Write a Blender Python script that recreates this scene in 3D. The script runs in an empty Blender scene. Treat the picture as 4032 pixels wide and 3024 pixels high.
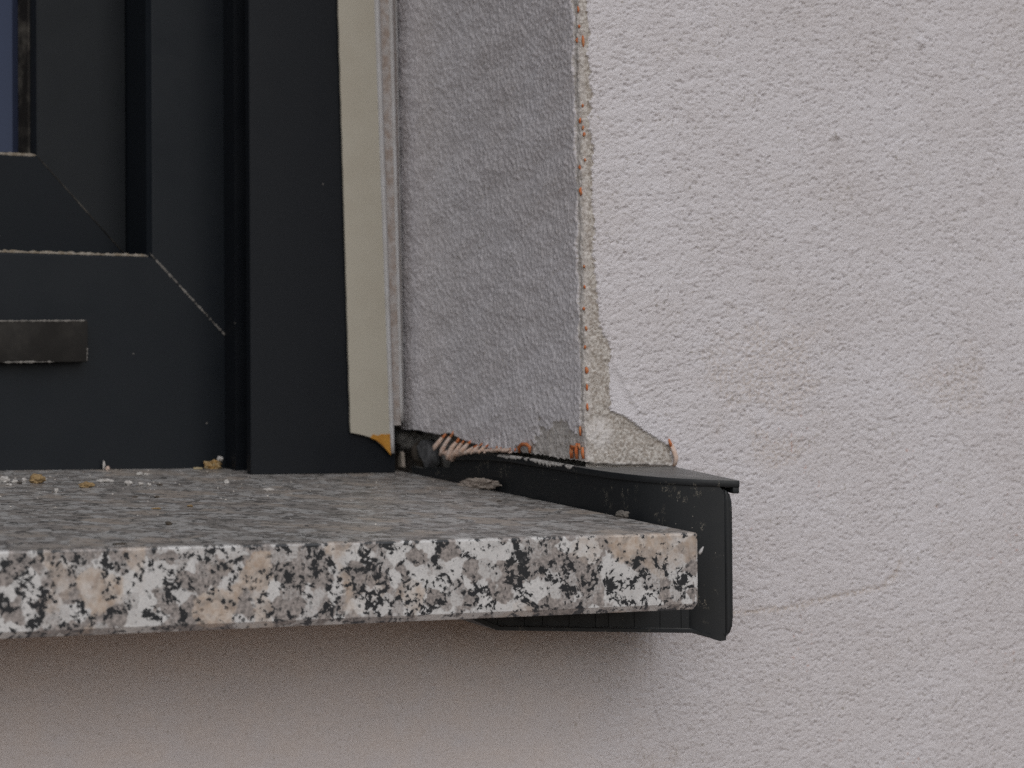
import bpy, bmesh, math, random
import numpy as np
from mathutils import Matrix, Vector

random.seed(7)
rng = np.random.default_rng(11)
scene = bpy.context.scene
COL = scene.collection
MM = 0.001

# ------------------------------------------------------------------ camera
yaw, pitch, roll = math.radians(29), math.radians(1.3), math.radians(-0.4)
fw = Vector((math.sin(yaw)*math.cos(pitch), math.cos(yaw)*math.cos(pitch), math.sin(pitch)))
r0 = Vector((math.cos(yaw), -math.sin(yaw), 0)); u0 = r0.cross(fw)
rr = math.cos(roll)*r0 + math.sin(roll)*u0
uu = -math.sin(roll)*r0 + math.cos(roll)*u0
cam = bpy.data.cameras.new('camera'); cam_ob = bpy.data.objects.new('camera', cam); COL.objects.link(cam_ob)
m = Matrix(((rr.x, uu.x, -fw.x, -0.56491), (rr.y, uu.y, -fw.y, -0.87030), (rr.z, uu.z, -fw.z, 0.03471), (0, 0, 0, 1)))
cam_ob.matrix_world = m
cam.sensor_width = 17.3; cam.lens = 45.0
cam.clip_start = 0.02; cam.clip_end = 3000
cam.dof.use_dof = True; cam.dof.focus_distance = 1.055; cam.dof.aperture_fstop = 8.0
scene.camera = cam_ob
scene.cycles.max_bounces = 6; scene.cycles.diffuse_bounces = 3; scene.cycles.glossy_bounces = 3
scene.cycles.use_denoising = False; scene.cycles.adaptive_threshold = 0.006; scene.cycles.sample_clamp_indirect = 2.0; scene.cycles.caustics_reflective = False; scene.cycles.caustics_refractive = False

# ------------------------------------------------------------------ light: overcast daylight
SUN_EL, SUN_AZ = math.radians(42), math.radians(-8)     # azimuth measured to the right of straight in front of the wall
world = bpy.data.worlds.new('World'); scene.world = world; world.use_nodes = True
wn = world.node_tree; bg = wn.nodes['Background']
sky = wn.nodes.new('ShaderNodeTexSky'); sky.sky_type = 'NISHITA'; sky.sun_disc = False
sdir = Vector((math.sin(SUN_AZ)*math.cos(SUN_EL), -math.cos(SUN_AZ)*math.cos(SUN_EL), math.sin(SUN_EL)))
sky.sun_elevation = SUN_EL; sky.sun_rotation = math.atan2(sdir.x, sdir.y)
sky.air_density = 1.5; sky.dust_density = 1.2; sky.ozone_density = 1.0
hs = wn.nodes.new('ShaderNodeHueSaturation'); hs.inputs['Saturation'].default_value = 0.22   # cloud cover: nearly grey
wn.links.new(sky.outputs[0], hs.inputs['Color']); wn.links.new(hs.outputs[0], bg.inputs['Color'])
bg.inputs['Strength'].default_value = 0.1
sun = bpy.data.lights.new('sun', 'SUN'); sun.energy = 0.8; sun.angle = math.radians(70); sun.color = (1, 0.97, 0.94)
sun_ob = bpy.data.objects.new('sun', sun); COL.objects.link(sun_ob)
sun_ob.rotation_euler = (-sdir).to_track_quat('-Z', 'Y').to_euler()
scene.view_settings.view_transform = 'Standard'; scene.view_settings.look = 'None'
scene.view_settings.gamma = 1.0; scene.view_settings.exposure = 0.25
scene.view_settings.use_curve_mapping = False

# ------------------------------------------------------------------ helpers
def link(o, parent=None):
    COL.objects.link(o)
    if parent is not None: o.parent = parent
    return o

def thing(name, label, cat, group=None):
    o = bpy.data.objects.new(name, None); o.empty_display_size = 0.02; link(o)
    o['label'] = label; o['category'] = cat
    if group: o['group'] = group
    return o

def tag(o, label=None, cat=None, group=None, kind=None):
    if label: o['label'] = label
    if cat: o['category'] = cat
    if group: o['group'] = group
    if kind: o['kind'] = kind
    return o

def mesh(name, V, F, mat, parent=None, smooth=False):
    """V in millimetres."""
    me = bpy.data.meshes.new(name)
    me.from_pydata([tuple(float(c)*MM for c in v) for v in V], [], [tuple(int(i) for i in f) for f in F])
    me.materials.append(mat)
    if smooth: me.polygons.foreach_set('use_smooth', [True]*len(me.polygons))
    me.update()
    return link(bpy.data.objects.new(name, me), parent)

def quads(name, V, Q, mat, parent=None, smooth=True, attrs=None):
    """big numpy mesh, V (n,3) millimetres, Q (m,4)."""
    used = np.zeros(len(V), bool); used[Q.ravel()] = True
    remap = np.cumsum(used)-1
    V = V[used]; Q = remap[Q]
    me = bpy.data.meshes.new(name)
    me.vertices.add(len(V)); me.vertices.foreach_set('co', (V*MM).astype(np.float32).ravel())
    me.loops.add(Q.size); me.loops.foreach_set('vertex_index', Q.astype(np.int32).ravel())
    me.polygons.add(len(Q)); me.polygons.foreach_set('loop_start', np.arange(0, Q.size, 4, dtype=np.int32))
    me.polygons.foreach_set('use_smooth', np.full(len(Q), smooth))
    me.materials.append(mat)
    if attrs:
        for k, a in attrs.items():
            at = me.attributes.new(k, 'FLOAT', 'POINT'); at.data.foreach_set('value', a[used].astype(np.float32))
    me.update(calc_edges=True); me.validate()
    return link(bpy.data.objects.new(name, me), parent)

def bevelled(name, V, F, mat, parent=None, w=0.6, seg=2, smooth=True):
    o = mesh(name, V, F, mat, parent)
    bm = bmesh.new(); bm.from_mesh(o.data)
    bmesh.ops.recalc_face_normals(bm, faces=bm.faces)
    sharp = [e for e in bm.edges if len(e.link_faces) == 2 and e.calc_face_angle(0) > 0.3]
    bmesh.ops.bevel(bm, geom=sharp, offset=w*MM, segments=seg, profile=0.5, affect='EDGES', clamp_overlap=True)
    bm.to_mesh(o.data); bm.free()
    if smooth:
        o.data.polygons.foreach_set('use_smooth', [True]*len(o.data.polygons))
        o.data.set_sharp_from_angle(angle=math.radians(35))
    return o

def extrude(name, poly, axis, a, b, mat, parent=None, w=0.0, seg=2, shear=None):
    """poly: 2D outline in the two remaining axes (in x,y,z order); a,b: extent along axis."""
    n = len(poly); V = []
    for t in (a, b):
        for p in poly:
            c = [0, 0, 0]; rest = [i for i in range(3) if i != axis]
            c[axis] = t; c[rest[0]] = p[0]; c[rest[1]] = p[1]
            if shear: c = shear(c)
            V.append(c)
    F = [tuple(range(n))[::-1], tuple(range(n, 2*n))] + [(i, (i+1) % n, n+(i+1) % n, n+i) for i in range(n)]
    if w > 0: return bevelled(name, V, F, mat, parent, w, seg)
    o = mesh(name, V, F, mat, parent)
    bm = bmesh.new(); bm.from_mesh(o.data); bmesh.ops.recalc_face_normals(bm, faces=bm.faces); bm.to_mesh(o.data); bm.free()
    return o

def box(name, lo, hi, mat, parent=None, w=0.0, seg=2):
    return extrude(name, [(lo[0], lo[1]), (hi[0], lo[1]), (hi[0], hi[1]), (lo[0], hi[1])], 2, lo[2], hi[2], mat, parent, w, seg)

def tube(name, pts, radii, mat, parent=None, sides=8):
    V, F = [], []
    pts = [Vector(p) for p in pts]
    for i, p in enumerate(pts):
        d = (pts[min(i+1, len(pts)-1)] - pts[max(i-1, 0)]).normalized()
        a = d.orthogonal().normalized() if i == 0 else (a - d*a.dot(d)).normalized()
        b = d.cross(a)
        for k in range(sides):
            t = 2*math.pi*k/sides
            V.append(p + (a*math.cos(t) + b*math.sin(t))*radii[i])
    for i in range(len(pts)-1):
        for k in range(sides):
            F.append((i*sides+k, i*sides+(k+1) % sides, (i+1)*sides+(k+1) % sides, (i+1)*sides+k))
    F.append(tuple(range(sides))[::-1]); F.append(tuple(range((len(pts)-1)*sides, len(pts)*sides)))
    return mesh(name, V, F, mat, parent, True)

# numpy noise ------------------------------------------------------
def vnoise(x, y, seed=0):
    """smooth gradient noise about -1..1"""
    r = np.random.default_rng(seed); N = 256
    ang = r.random((N, N))*2*math.pi; gx, gy = np.cos(ang).astype(np.float32), np.sin(ang).astype(np.float32)
    xi = np.floor(x).astype(int); yi = np.floor(y).astype(int); xf = x-xi; yf = y-yi
    u = xf**3*(xf*(xf*6-15)+10); v = yf**3*(yf*(yf*6-15)+10)
    def g(i, j, dx, dy):
        a, b = (xi+i) % N, (yi+j) % N
        return gx[a, b]*dx + gy[a, b]*dy
    n00, n10, n01, n11 = g(0, 0, xf, yf), g(1, 0, xf-1, yf), g(0, 1, xf, yf-1), g(1, 1, xf-1, yf-1)
    return ((n00*(1-u)+n10*u)*(1-v) + (n01*(1-u)+n11*u)*v)*1.5

def fbm(x, y, seed=0, o=3, gain=0.5):
    s = 0; a = 1
    for k in range(o):
        s = s + a*vnoise(x*2**k+7.3*k, y*2**k+3.1*k, seed+k); a *= gain
    return s

def grains(x, y, cell, prob, seed, rmin=0.45, rmax=0.8, power=1.0):
    """separate rounded grains (0..1) scattered on a jittered grid"""
    r = np.random.default_rng(seed); N = 512
    jx, jy, rad, pr, amp = (r.random((N, N), dtype=np.float32) for _ in range(5))
    x = x/cell; y = y/cell; xi = np.floor(x).astype(int); yi = np.floor(y).astype(int)
    out = np.zeros(x.shape, np.float32)
    for i in (-1, 0, 1):
        for j in (-1, 0, 1):
            a, b = (xi+i) % N, (yi+j) % N
            rr_ = rmin+(rmax-rmin)*rad[a, b]
            d2 = ((x-xi-i-jx[a, b])**2 + (y-yi-j-jy[a, b])**2)/rr_**2
            out = np.maximum(out, np.where(pr[a, b] < prob, np.maximum(1-d2, 0)**power*(0.4+0.6*amp[a, b])*rr_/rmax, 0))
    return out

def sstep(a, b, x):
    t = np.clip((x-a)/(b-a), 0, 1); return t*t*(3-2*t)

def seg_dist(px, py, poly):
    d = np.full(px.shape, 1e9)
    for (x0, y0), (x1, y1) in zip(poly[:-1], poly[1:]):
        dx, dy = x1-x0, y1-y0; t = np.clip(((px-x0)*dx+(py-y0)*dy)/(dx*dx+dy*dy), 0, 1)
        d = np.minimum(d, np.hypot(px-x0-t*dx, py-y0-t*dy))
    return d

# ------------------------------------------------------------------ materials
class G:
    def __init__(s, name, rough=0.6, spec=0.4):
        s.m = bpy.data.materials.new(name); s.m.use_nodes = True; s.t = s.m.node_tree
        s.b = s.t.nodes['Principled BSDF']; s.b.inputs['Roughness'].default_value = rough
        s.b.inputs['Specular IOR Level'].default_value = spec
        tc = s.t.nodes.new('ShaderNodeTexCoord'); mp = s.n('ShaderNodeVectorMath', operation='SCALE')
        s.L(tc.outputs['Object'], mp.inputs[0]); mp.inputs['Scale'].default_value = 1000.0
        s.co = mp.outputs[0]          # millimetres
    def n(s, typ, **kw):
        nd = s.t.nodes.new(typ)
        for k, v in kw.items(): setattr(nd, k, v)
        return nd
    def L(s, a, b): s.t.links.new(a, b)
    def put(s, v, sock):
        if hasattr(v, 'node'): s.L(v, sock)
        elif isinstance(v, (tuple, list)): sock.default_value = tuple(v)+((1,) if len(v) == 3 and len(sock.default_value) == 4 else ())
        else: sock.default_value = v
    def map(s, sc=(1, 1, 1), rot=(0, 0, 0), loc=(0, 0, 0), co=None):
        nd = s.n('ShaderNodeMapping'); s.L(co or s.co, nd.inputs['Vector'])
        nd.inputs['Scale'].default_value = sc; nd.inputs['Rotation'].default_value = rot; nd.inputs['Location'].default_value = loc
        return nd.outputs[0]
    def noise(s, size, detail=3, rough=0.55, co=None, dist=0.0, color=False):
        nd = s.n('ShaderNodeTexNoise'); s.L(co or s.co, nd.inputs['Vector'])
        nd.inputs['Scale'].default_value = 1.0/size; nd.inputs['Detail'].default_value = detail
        nd.inputs['Roughness'].default_value = rough; nd.inputs['Distortion'].default_value = dist
        return nd.outputs['Color' if color else 'Fac']
    def voro(s, size, co=None, feature='F1', out='Distance', rnd=1.0):
        nd = s.n('ShaderNodeTexVoronoi', feature=feature); s.L(co or s.co, nd.inputs['Vector'])
        nd.inputs['Scale'].default_value = 1.0/size; nd.inputs['Randomness'].default_value = rnd
        return nd.outputs[out]
    def math(s, op, a, b=0.0, clamp=False):
        nd = s.n('ShaderNodeMath', operation=op, use_clamp=clamp); s.put(a, nd.inputs[0]); s.put(b, nd.inputs[1]); return nd.outputs[0]
    def rng(s, v, a, b, c=0.0, d=1.0):
        nd = s.n('ShaderNodeMapRange', interpolation_type='SMOOTHSTEP'); s.put(v, nd.inputs[0])
        for i, q in enumerate((a, b, c, d)): nd.inputs[i+1].default_value = q
        return nd.outputs[0]
    def mix(s, f, a, b):
        nd = s.n('ShaderNodeMix', data_type='RGBA'); s.put(f, nd.inputs[0]); s.put(a, nd.inputs[6]); s.put(b, nd.inputs[7]); return nd.outputs[2]
    def sep(s, v, i):
        nd = s.n('ShaderNodeSeparateXYZ'); s.L(v, nd.inputs[0]); return nd.outputs[i]
    def color(s, c): s.put(c, s.b.inputs['Base Color'])
    def rough(s, r): s.put(r, s.b.inputs['Roughness'])
    def bump(s, h, dist=0.2, strength=1.0):
        nd = s.n('ShaderNodeBump'); nd.inputs['Distance'].default_value = dist*MM; nd.inputs['Strength'].default_value = strength
        s.L(h, nd.inputs['Height']); s.L(nd.outputs[0], s.b.inputs['Normal'])
    def attr(s, name):
        nd = s.n('ShaderNodeAttribute'); nd.attribute_name = name; return nd.outputs['Fac']

def mat_plaster():
    g = G('white_render', 0.95, 0.15)
    c = g.mix(g.attr('tone'), (0.612, 0.588, 0.614), (0.57, 0.54, 0.556))
    c = g.mix(g.attr('worn'), c, (0.49, 0.425, 0.385))        # thin paint, sand shows through
    c = g.mix(g.attr('speck'), c, (0.27, 0.24, 0.20))     # sand grains
    c = g.mix(g.attr('rust'), c, (0.38, 0.15, 0.08))        # few rusty grains
    c = g.mix(g.attr('smooth_tint'), c, (0.60, 0.540, 0.522))  # warmer tone over the smooth area below the sill
    g.color(c)
    g.bump(g.math('MULTIPLY', g.noise(0.66, 2, 0.75), g.attr('grit')), 0.6, 1.0)
    return g.m

def mat_mortar():
    g = G('sandy_mortar', 0.95, 0.15)
    c = g.mix(g.rng(g.noise(1.3, 3, 0.7), 0.36, 0.66), (0.285, 0.248, 0.218), (0.53, 0.50, 0.472))
    c = g.mix(g.rng(g.voro(1.3, out='Distance'), 0.08, 0.3, 0.8, 0.0), c, (0.15, 0.11, 0.08))
    white = g.math('MULTIPLY', g.attr('smear'), g.rng(g.noise(3.0, 4, 0.6), 0.3, 0.55))
    c = g.mix(white, c, (0.58, 0.55, 0.54))
    g.color(c); g.bump(g.noise(0.6, 3, 0.65), 0.3, 1.0)
    return g.m

def mat_granite():
    g = G('polished_granite', 0.25, 0.45)
    def warp(size, amt):
        nd = g.n('ShaderNodeVectorMath', operation='MULTIPLY_ADD')
        g.L(g.noise(size, 2, 0.6, color=True), nd.inputs[0]); nd.inputs[1].default_value = (amt, amt, amt); g.L(g.co, nd.inputs[2])
        return nd.outputs[0]
    w = warp(2.6, 3.4)
    fine = g.noise(0.9, 3, 0.65)
    blot = g.noise(7.0, 3, 0.6, co=g.map(loc=(9, 3, 21)))
    white = g.mix(g.rng(fine, 0.3, 0.7), (0.45, 0.445, 0.448), (0.61, 0.60, 0.60))
    # grey quartz: rounded grains with soft rims
    vq = g.n('ShaderNodeTexVoronoi', feature='SMOOTH_F1'); g.L(w, vq.inputs['Vector']); vq.inputs['Scale'].default_value = 1/6.0; vq.inputs['Smoothness'].default_value = 0.25
    grey = g.mix(g.rng(g.noise(1.6, 3, 0.65), 0.32, 0.7), (0.12, 0.105, 0.10), (0.34, 0.30, 0.285))
    qm = g.rng(g.math('ADD', g.sep(vq.outputs['Color'], 0), g.math('MULTIPLY', g.math('SUBTRACT', fine, 0.5), 0.9)), 0.30, 0.72)
    c = g.mix(g.math('MULTIPLY', qm, 0.92), white, grey)
    # peach feldspar: larger, pale, cloudy
    vp = g.n('ShaderNodeTexVoronoi', feature='SMOOTH_F1'); g.L(g.map(loc=(31, 12, 40), co=w), vp.inputs['Vector']); vp.inputs['Scale'].default_value = 1/15.0; vp.inputs['Smoothness'].default_value = 0.3
    peach = g.mix(g.rng(g.noise(3.0, 3, 0.7), 0.34, 0.68), (0.50, 0.43, 0.375), (0.36, 0.27, 0.205))
    pm = g.math('MULTIPLY', g.rng(g.math('ADD', g.sep(vp.outputs['Color'], 0), g.math('MULTIPLY', g.math('SUBTRACT', blot, 0.5), 0.6)), 0.62, 1.0), 0.9)
    c = g.mix(pm, c, peach)
    # black mica: ragged little flakes gathered in clusters
    w2 = warp(0.8, 1.3)
    v2 = g.n('ShaderNodeTexVoronoi'); g.L(w2, v2.inputs['Vector']); v2.inputs['Scale'].default_value = 1/1.3
    clump = g.noise(6.5, 4, 0.68, co=g.map(loc=(5, 77, 2)), dist=0.6)
    thr = g.rng(clump, 0.47, 0.64, 0.03, 0.95)
    thr = g.math('MULTIPLY', thr, g.rng(pm, 0.2, 0.9, 1.0, 0.22))
    black = g.rng(g.math('SUBTRACT', thr, g.sep(v2.outputs['Color'], 0)), -0.09, 0.07)
    halo = g.math('MULTIPLY', g.rng(clump, 0.46, 0.66), 0.5)
    c = g.mix(halo, c, (0.16, 0.155, 0.155))
    c = g.mix(black, c, (0.016, 0.018, 0.022))
    # dust film lies on faces that look up
    geo = g.n('ShaderNodeNewGeometry'); up = g.rng(g.sep(geo.outputs['Normal'], 2), 0.75, 0.97)
    dust = g.math('MULTIPLY', up, g.rng(blot, 0.3, 0.7, 0.34, 0.66))
    c = g.mix(dust, c, (0.215, 0.198, 0.182))
    g.color(c); g.rough(g.rng(dust, 0, 1, 0.22, 0.58))
    return g.m

def mat_dark(name, base, rough, dusty=0.0, specks=True, bump=0.03, spec=0.2):
    g = G(name, rough, spec)
    c = base
    if specks:
        sp = g.math('MULTIPLY', g.math('LESS_THAN', g.voro(9.0), 0.045), g.math('LESS_THAN', g.sep(g.voro(9.0, out='Color'), 0), 0.12))
        c = g.mix(sp, base, (0.16, 0.15, 0.14))
    if dusty:
        d = g.math('MULTIPLY', g.rng(g.noise(14, 5, 0.65), 0.4, 0.75), dusty)
        c = g.mix(d, c, (0.24, 0.22, 0.19))
    g.color(c)
    g.rough(g.rng(g.noise(20, 4), 0.3, 0.7, rough*0.9, min(1, rough*1.2)))
    g.bump(g.noise(0.7, 3), bump, 0.5)
    return g.m

def mat_cap():
    g = G('black_plastic', 0.42, 0.3)
    c = (0.013, 0.0145, 0.0165)
    # scuffs: short pale scratches, and dust on upward faces
    sc = g.math('MULTIPLY', g.math('LESS_THAN', g.math('ABSOLUTE', g.math('SUBTRACT', g.noise(5.0, 4, 0.7, co=g.map(sc=(1, 1, 0.45))), 0.5)), 0.0045), g.rng(g.noise(9, 2, co=g.map(loc=(3, 50, 9))), 0.57, 0.66))
    c = g.mix(g.math('MULTIPLY', sc, 0.65), c, (0.30, 0.27, 0.22))
    sp = g.math('LESS_THAN', g.voro(2.8), 0.07); sp = g.math('MULTIPLY', sp, g.rng(g.noise(12, 2), 0.5, 0.62))
    c = g.mix(g.math('MULTIPLY', sp, 0.6), c, (0.35, 0.32, 0.28))
    geo = g.n('ShaderNodeNewGeometry'); up = g.rng(g.sep(geo.outputs['Normal'], 2), 0.8, 0.97)
    c = g.mix(g.math('MULTIPLY', up, g.rng(g.noise(8, 4), 0.2, 0.8, 0.5, 0.85)), c, (0.17, 0.165, 0.16))
    g.color(c); g.rough(g.rng(g.noise(6, 4), 0.3, 0.7, 0.36, 0.55)); g.bump(g.noise(0.6, 3), 0.03, 0.5)
    return g.m

def mat_simple(name, c1, c2, size, rough=0.8, bump=0.1, bsize=0.8, spec=0.3):
    g = G(name, rough, spec); g.color(g.mix(g.rng(g.noise(size, 4, 0.65), 0.35, 0.68), c1, c2)); g.bump(g.noise(bsize, 3, 0.6), bump, 0.8)
    return g.m

M_PL = mat_plaster(); M_MO = mat_mortar(); M_GR = mat_granite(); M_CAP = mat_cap()
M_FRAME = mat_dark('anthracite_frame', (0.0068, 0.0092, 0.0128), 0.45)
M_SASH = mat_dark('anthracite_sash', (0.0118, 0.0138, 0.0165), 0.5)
M_RAIL = mat_dark('anthracite_guide_rail', (0.0072, 0.0088, 0.0118), 0.45)
M_GASK = mat_dark('dusty_rubber', (0.016, 0.014, 0.013), 0.7, 0.45, False, 0.1)
M_WEEP = mat_dark('dusty_black_cover', (0.0175, 0.016, 0.015), 0.85, 0.06, True, 0.06)
M_CREAM = mat_simple('cream_plastic_film', (0.40, 0.372, 0.312), (0.38, 0.35, 0.29), 18, 0.42, 0.02, 4)
M_BEAD = mat_simple('white_plastic_bead', (0.42, 0.415, 0.425), (0.38, 0.365, 0.36), 9, 0.4, 0.02, 3)
M_FILL = mat_simple('stained_joint_filler', (0.43, 0.405, 0.395), (0.32, 0.26, 0.225), 5, 0.9, 0.25, 0.9)
M_YEL = mat_simple('yellow_adhesive', (0.45, 0.215, 0.035), (0.36, 0.155, 0.02), 6, 0.6, 0.08, 1.2)
M_ORANGE = mat_simple('orange_glass_mesh', (0.50, 0.12, 0.03), (0.42, 0.20, 0.10), 2.0, 0.6, 0.1, 0.5)
M_PINK = mat_simple('plaster_coated_thread', (0.52, 0.36, 0.28), (0.56, 0.46, 0.41), 2.5, 0.9, 0.2, 0.6)
M_CRUMB = mat_simple('white_plaster_crumb', (0.47, 0.45, 0.435), (0.36, 0.335, 0.315), 1.5, 0.95, 0.3, 0.5)
M_TAN = mat_simple('tan_mortar_crumb', (0.33, 0.23, 0.12), (0.20, 0.13, 0.06), 1.5, 0.95, 0.3, 0.5)
M_DARKC = mat_simple('dark_grit', (0.04, 0.036, 0.03), (0.08, 0.06, 0.045), 1.0, 0.9, 0.2, 0.5)
M_RUBBLE = mat_simple('grey_rubble', (0.24, 0.23, 0.22), (0.12, 0.115, 0.11), 4, 0.95, 0.4, 0.9)
M_DUST = mat_simple('edge_dust', (0.17, 0.14, 0.105), (0.27, 0.245, 0.215), 3, 0.95, 0.3, 0.6)
M_GROUND = mat_simple('paving', (0.19, 0.136, 0.098), (0.225, 0.163, 0.12), 300, 0.9, 1.0, 3)
gl = G('window_glass', 0.03, 0.5); gl.color((0.018, 0.022, 0.04)); gl.b.inputs['Specular Tint'].default_value = (0.55, 0.65, 1, 1); gl.b.inputs['IOR'].default_value = 1.5
M_GLASS = gl.m
M_ROOM = mat_simple('dim_room', (0.1, 0.1, 0.1), (0.12, 0.12, 0.12), 100)

# ------------------------------------------------------------------ setting: ground far below the sill
YF = 89.6            # facade plane
SL = 0.088           # fall of the sill
g0 = mesh('ground', [(-4e5, -4e5, -1050), (4e5, -4e5, -1050), (4e5, 4e5, -1050), (-4e5, 4e5, -1050)], [(0, 1, 2, 3)], M_GROUND)
tag(g0, kind='structure')

# ------------------------------------------------------------------ rendered house wall
wall = thing('house_wall', 'rough white rendered house wall with chipped corner around the window opening', 'wall')
RA = 2.6; XR = 2.2; XC = XR+RA                       # corner radius, reveal plane, facade start
DS = 0.5
s = np.arange(-330, 252+DS, DS); z = np.arange(-128, 256, DS)
S, Z = np.meshgrid(s.astype(np.float32), z.astype(np.float32))                             # rows: z
arc = RA*math.pi/2
upper = Z > -10
# position on the profile (upper rows bend round the corner into the reveal)
th = np.clip(-S/RA, 0, math.pi/2)
inarc = S < 0
Yrev = np.where(inarc, YF + RA*(1-np.cos(th)) + np.maximum(-S-arc, 0), YF)
Xup = np.where(inarc, XC - RA*np.sin(th), XC+S)
NXu = np.where(inarc, -np.sin(th), 0.0); NYu = np.where(inarc, -np.cos(th), -1.0)
X = np.where(upper, Xup, XC+S); Y = np.where(upper, Yrev, YF)
NX = np.where(upper, NXu, 0.0); NY = np.where(upper, NYu, -1.0)
REV = upper & (S < -arc*0.6)                         # reveal side
RY = Yrev                                            # depth along reveal
# --- worn edge outlines
zb = np.array([-200, 23, 24.3, 32, 34.4, 36.3, 40, 43, 46.3, 47.9, 48.2, 54, 62, 70, 74, 78, 81.4, 86, 93, 104, 115, 125, 137, 150, 160, 168, 173, 175.6, 178.7, 181, 186, 192, 195, 200.6, 203, 207.5, 215, 221, 240, 260])
xb = np.array([-9, -9, 45.5, 45, 42.4, 38, 31.2, 26.9, 21.7, 17, 14.8, 14.6, 14.4, 14.5, 15.3, 14, 11.4, 9.9, 9.4, 8.8, 7.4, 8.3, 7.6, 7.8, 8.6, 6.4, 6.6, 8.3, 6.8, 9.2, 7.3, 7.7, 7.0, 6.1, 7.4, 7.8, 6.8, 6.3, 7.2, 6.7])
XB = np.interp(Z, zb, xb) + 0.9*vnoise(Z/2.4, S*0+3, 5) + 0.9*vnoise(Z/1.1, S/1.5, 6)
d_f = XB - X                                         # >0 bare mortar on the facade side
# reveal side: narrow worn band at the corner and a sandy patch at the bottom
band = 1.6 + 1.3*vnoise(Z/7.0, S*0+1.5, 21) + 0.8*vnoise(Z/1.7, S/2, 22)
d_r1 = band - np.maximum(RY-YF-RA, 0)
d_r2 = (1.0 - np.hypot((RY-112)/27.0, (Z-26)/18.0))*14 + 4.5*fbm(RY/6, Z/5, 31, 3)
d_r3 = (33.2 + 1.5*vnoise(RY/4, RY*0, 41)) - Z + np.where(RY > 150, -3, 0)
d_rev = np.maximum(np.maximum(d_r1, d_r2), d_r3)
D = np.where(S >= -arc*0.5, d_f, d_rev)
D = np.where(upper, D, -5)
bare = sstep(-0.5, 0.5, D)
# --- relief of the facade coat
ca, sa = math.cos(math.radians(-9)), math.sin(math.radians(-9))
bend = 6*vnoise(S/70, Z/60, 3)
us = S*ca - (Z+bend)*sa; vs = S*sa + (Z+bend)*ca
lump = 0.20*fbm(us/9, vs/5, 50, 2)
st = fbm(us/5.5, vs/1.9, 60, 2, 0.6)                 # drag streaks
dens = 0.8 + 0.55*fbm(S/40, Z/28, 65, 2)             # some areas are torn open more than others
pit = -1.1*grains(us/1.5, vs, 1.05, np.clip(0.26*dens+0.5*st, 0.03, 0.75), 62, 0.35, 0.78)
gr = 0.36*grains(us/1.1, vs, 0.95, 0.6, 70) + 0.10*fbm(S/1.1, Z/1.0, 72, 1)
coarse = np.zeros_like(S)
for cx, cz, rx, rz in ((93, 66, 34, 24), (196, 63, 23, 15), (98, 32, 20, 9)):
    coarse = np.maximum(coarse, sstep(1.2, 0.45, np.hypot((X-cx)/rx, (Z-cz)/rz) + 0.45*fbm(S/14, Z/11, 80)))
pitc = -0.55*grains(S/1.3, Z, 1.5, 0.45, 90, .35, .8) - 0.35*np.maximum(fbm(S/4, Z/3, 91, 2, 0.7)-0.1, 0)
h_fac = lump + pit + gr + coarse*pitc
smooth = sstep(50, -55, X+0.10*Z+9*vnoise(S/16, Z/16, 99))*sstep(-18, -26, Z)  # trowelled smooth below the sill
low = 0.12*fbm(S/7, Z/7, 100, 2) + 0.13*fbm(S/1.5, Z/1.5, 101, 2) - 0.3*grains(S, Z, 1.3, 0.2, 103, .3, .6) - 0.9*np.maximum(fbm(S/2.2, Z/2.2, 102, 2)-0.62, 0)
h_fac = h_fac*(1-smooth) + low*smooth
# trowel smear beside the corner with a raised ridge
sm = sstep(1.0, 0.5, np.hypot((X-19-0.35*(60-Z))/7.5, (Z-60)/17.0))
h_fac = h_fac*(1-0.85*sm)
rd = seg_dist(X, Z, [(15.5, 71.5), (19.7, 64.8), (23.4, 58.1), (28.5, 48.5)])
h_fac += 0.65*np.exp(-(rd/1.0)**2)*sstep(-.3,.6,.4+fbm(Z/5,X/5,126)) - 0.55*sm*np.exp(-(seg_dist(X, Z, [(16.5, 64), (20.5, 57), (25, 49)])/2.2)**2)
# nubs, pin holes, crack, trowel arc
for nx, nz, nr, na in ((179.4, 215.3, 2.1, 1.9), (131.9, 170.8, 2.0, 1.7), (212.9, 146.5, 1.7, 1.2), (119.8, 130, 1.6, 0.9), (75, 96, 1.7, 0.8), (160, 140, 1.5, 0.7), (196, 128, 1.3, 0.8), (110, 205, 1.4, 0.5), (222, 190, 1.3, .7), (140, 120, 1.5, .8), (52, 160, 1.4, .5)):
    h_fac += na*np.exp(-(np.hypot(X-nx, Z-nz)/nr)**2)*(1+0.5*vnoise(S/1.2, Z/1.2, 110))
for nx, nz, nr in ((55.4, 132.4, 0.75), (228, -60, 0.8), (120, -95, 0.8), (-30, -60, 0.7), (12, -72, 0.8), (-150, -48, 0.7), (-95, -66, 0.8), (-70, -63, .7), (-120, -45, .8), (150, -62, .8), (203, -35, .8)):
    h_fac -= 1.5*np.exp(-(np.hypot(X-nx, Z-nz)/nr)**4)*(0.5 if nx != 55.4 else 1)
for (nx, nz, ln) in ((43, -54, 3.2), (41, -64, 3.5), (62, -70, 2.6), (-20, -96, 4), (47, -75, 3), (18, -88, 4), (26, -94, 5), (8, -99, 4), (55, -58, 4.5)):
    h_fac -= 0.5*np.exp(-(seg_dist(X, Z, [(nx, nz), (nx+0.8, nz-ln*0.5), (nx+0.2, nz-ln)])/0.55)**2)
ck = seg_dist(X+0.9*vnoise(Z/3.0, Z*0, 120)+0.5*vnoise(Z/1.0, Z*0, 121), Z, [(33.2, -40), (32.6, -59), (33.8, -73), (36, -80), (40.5, -96)])
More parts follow.
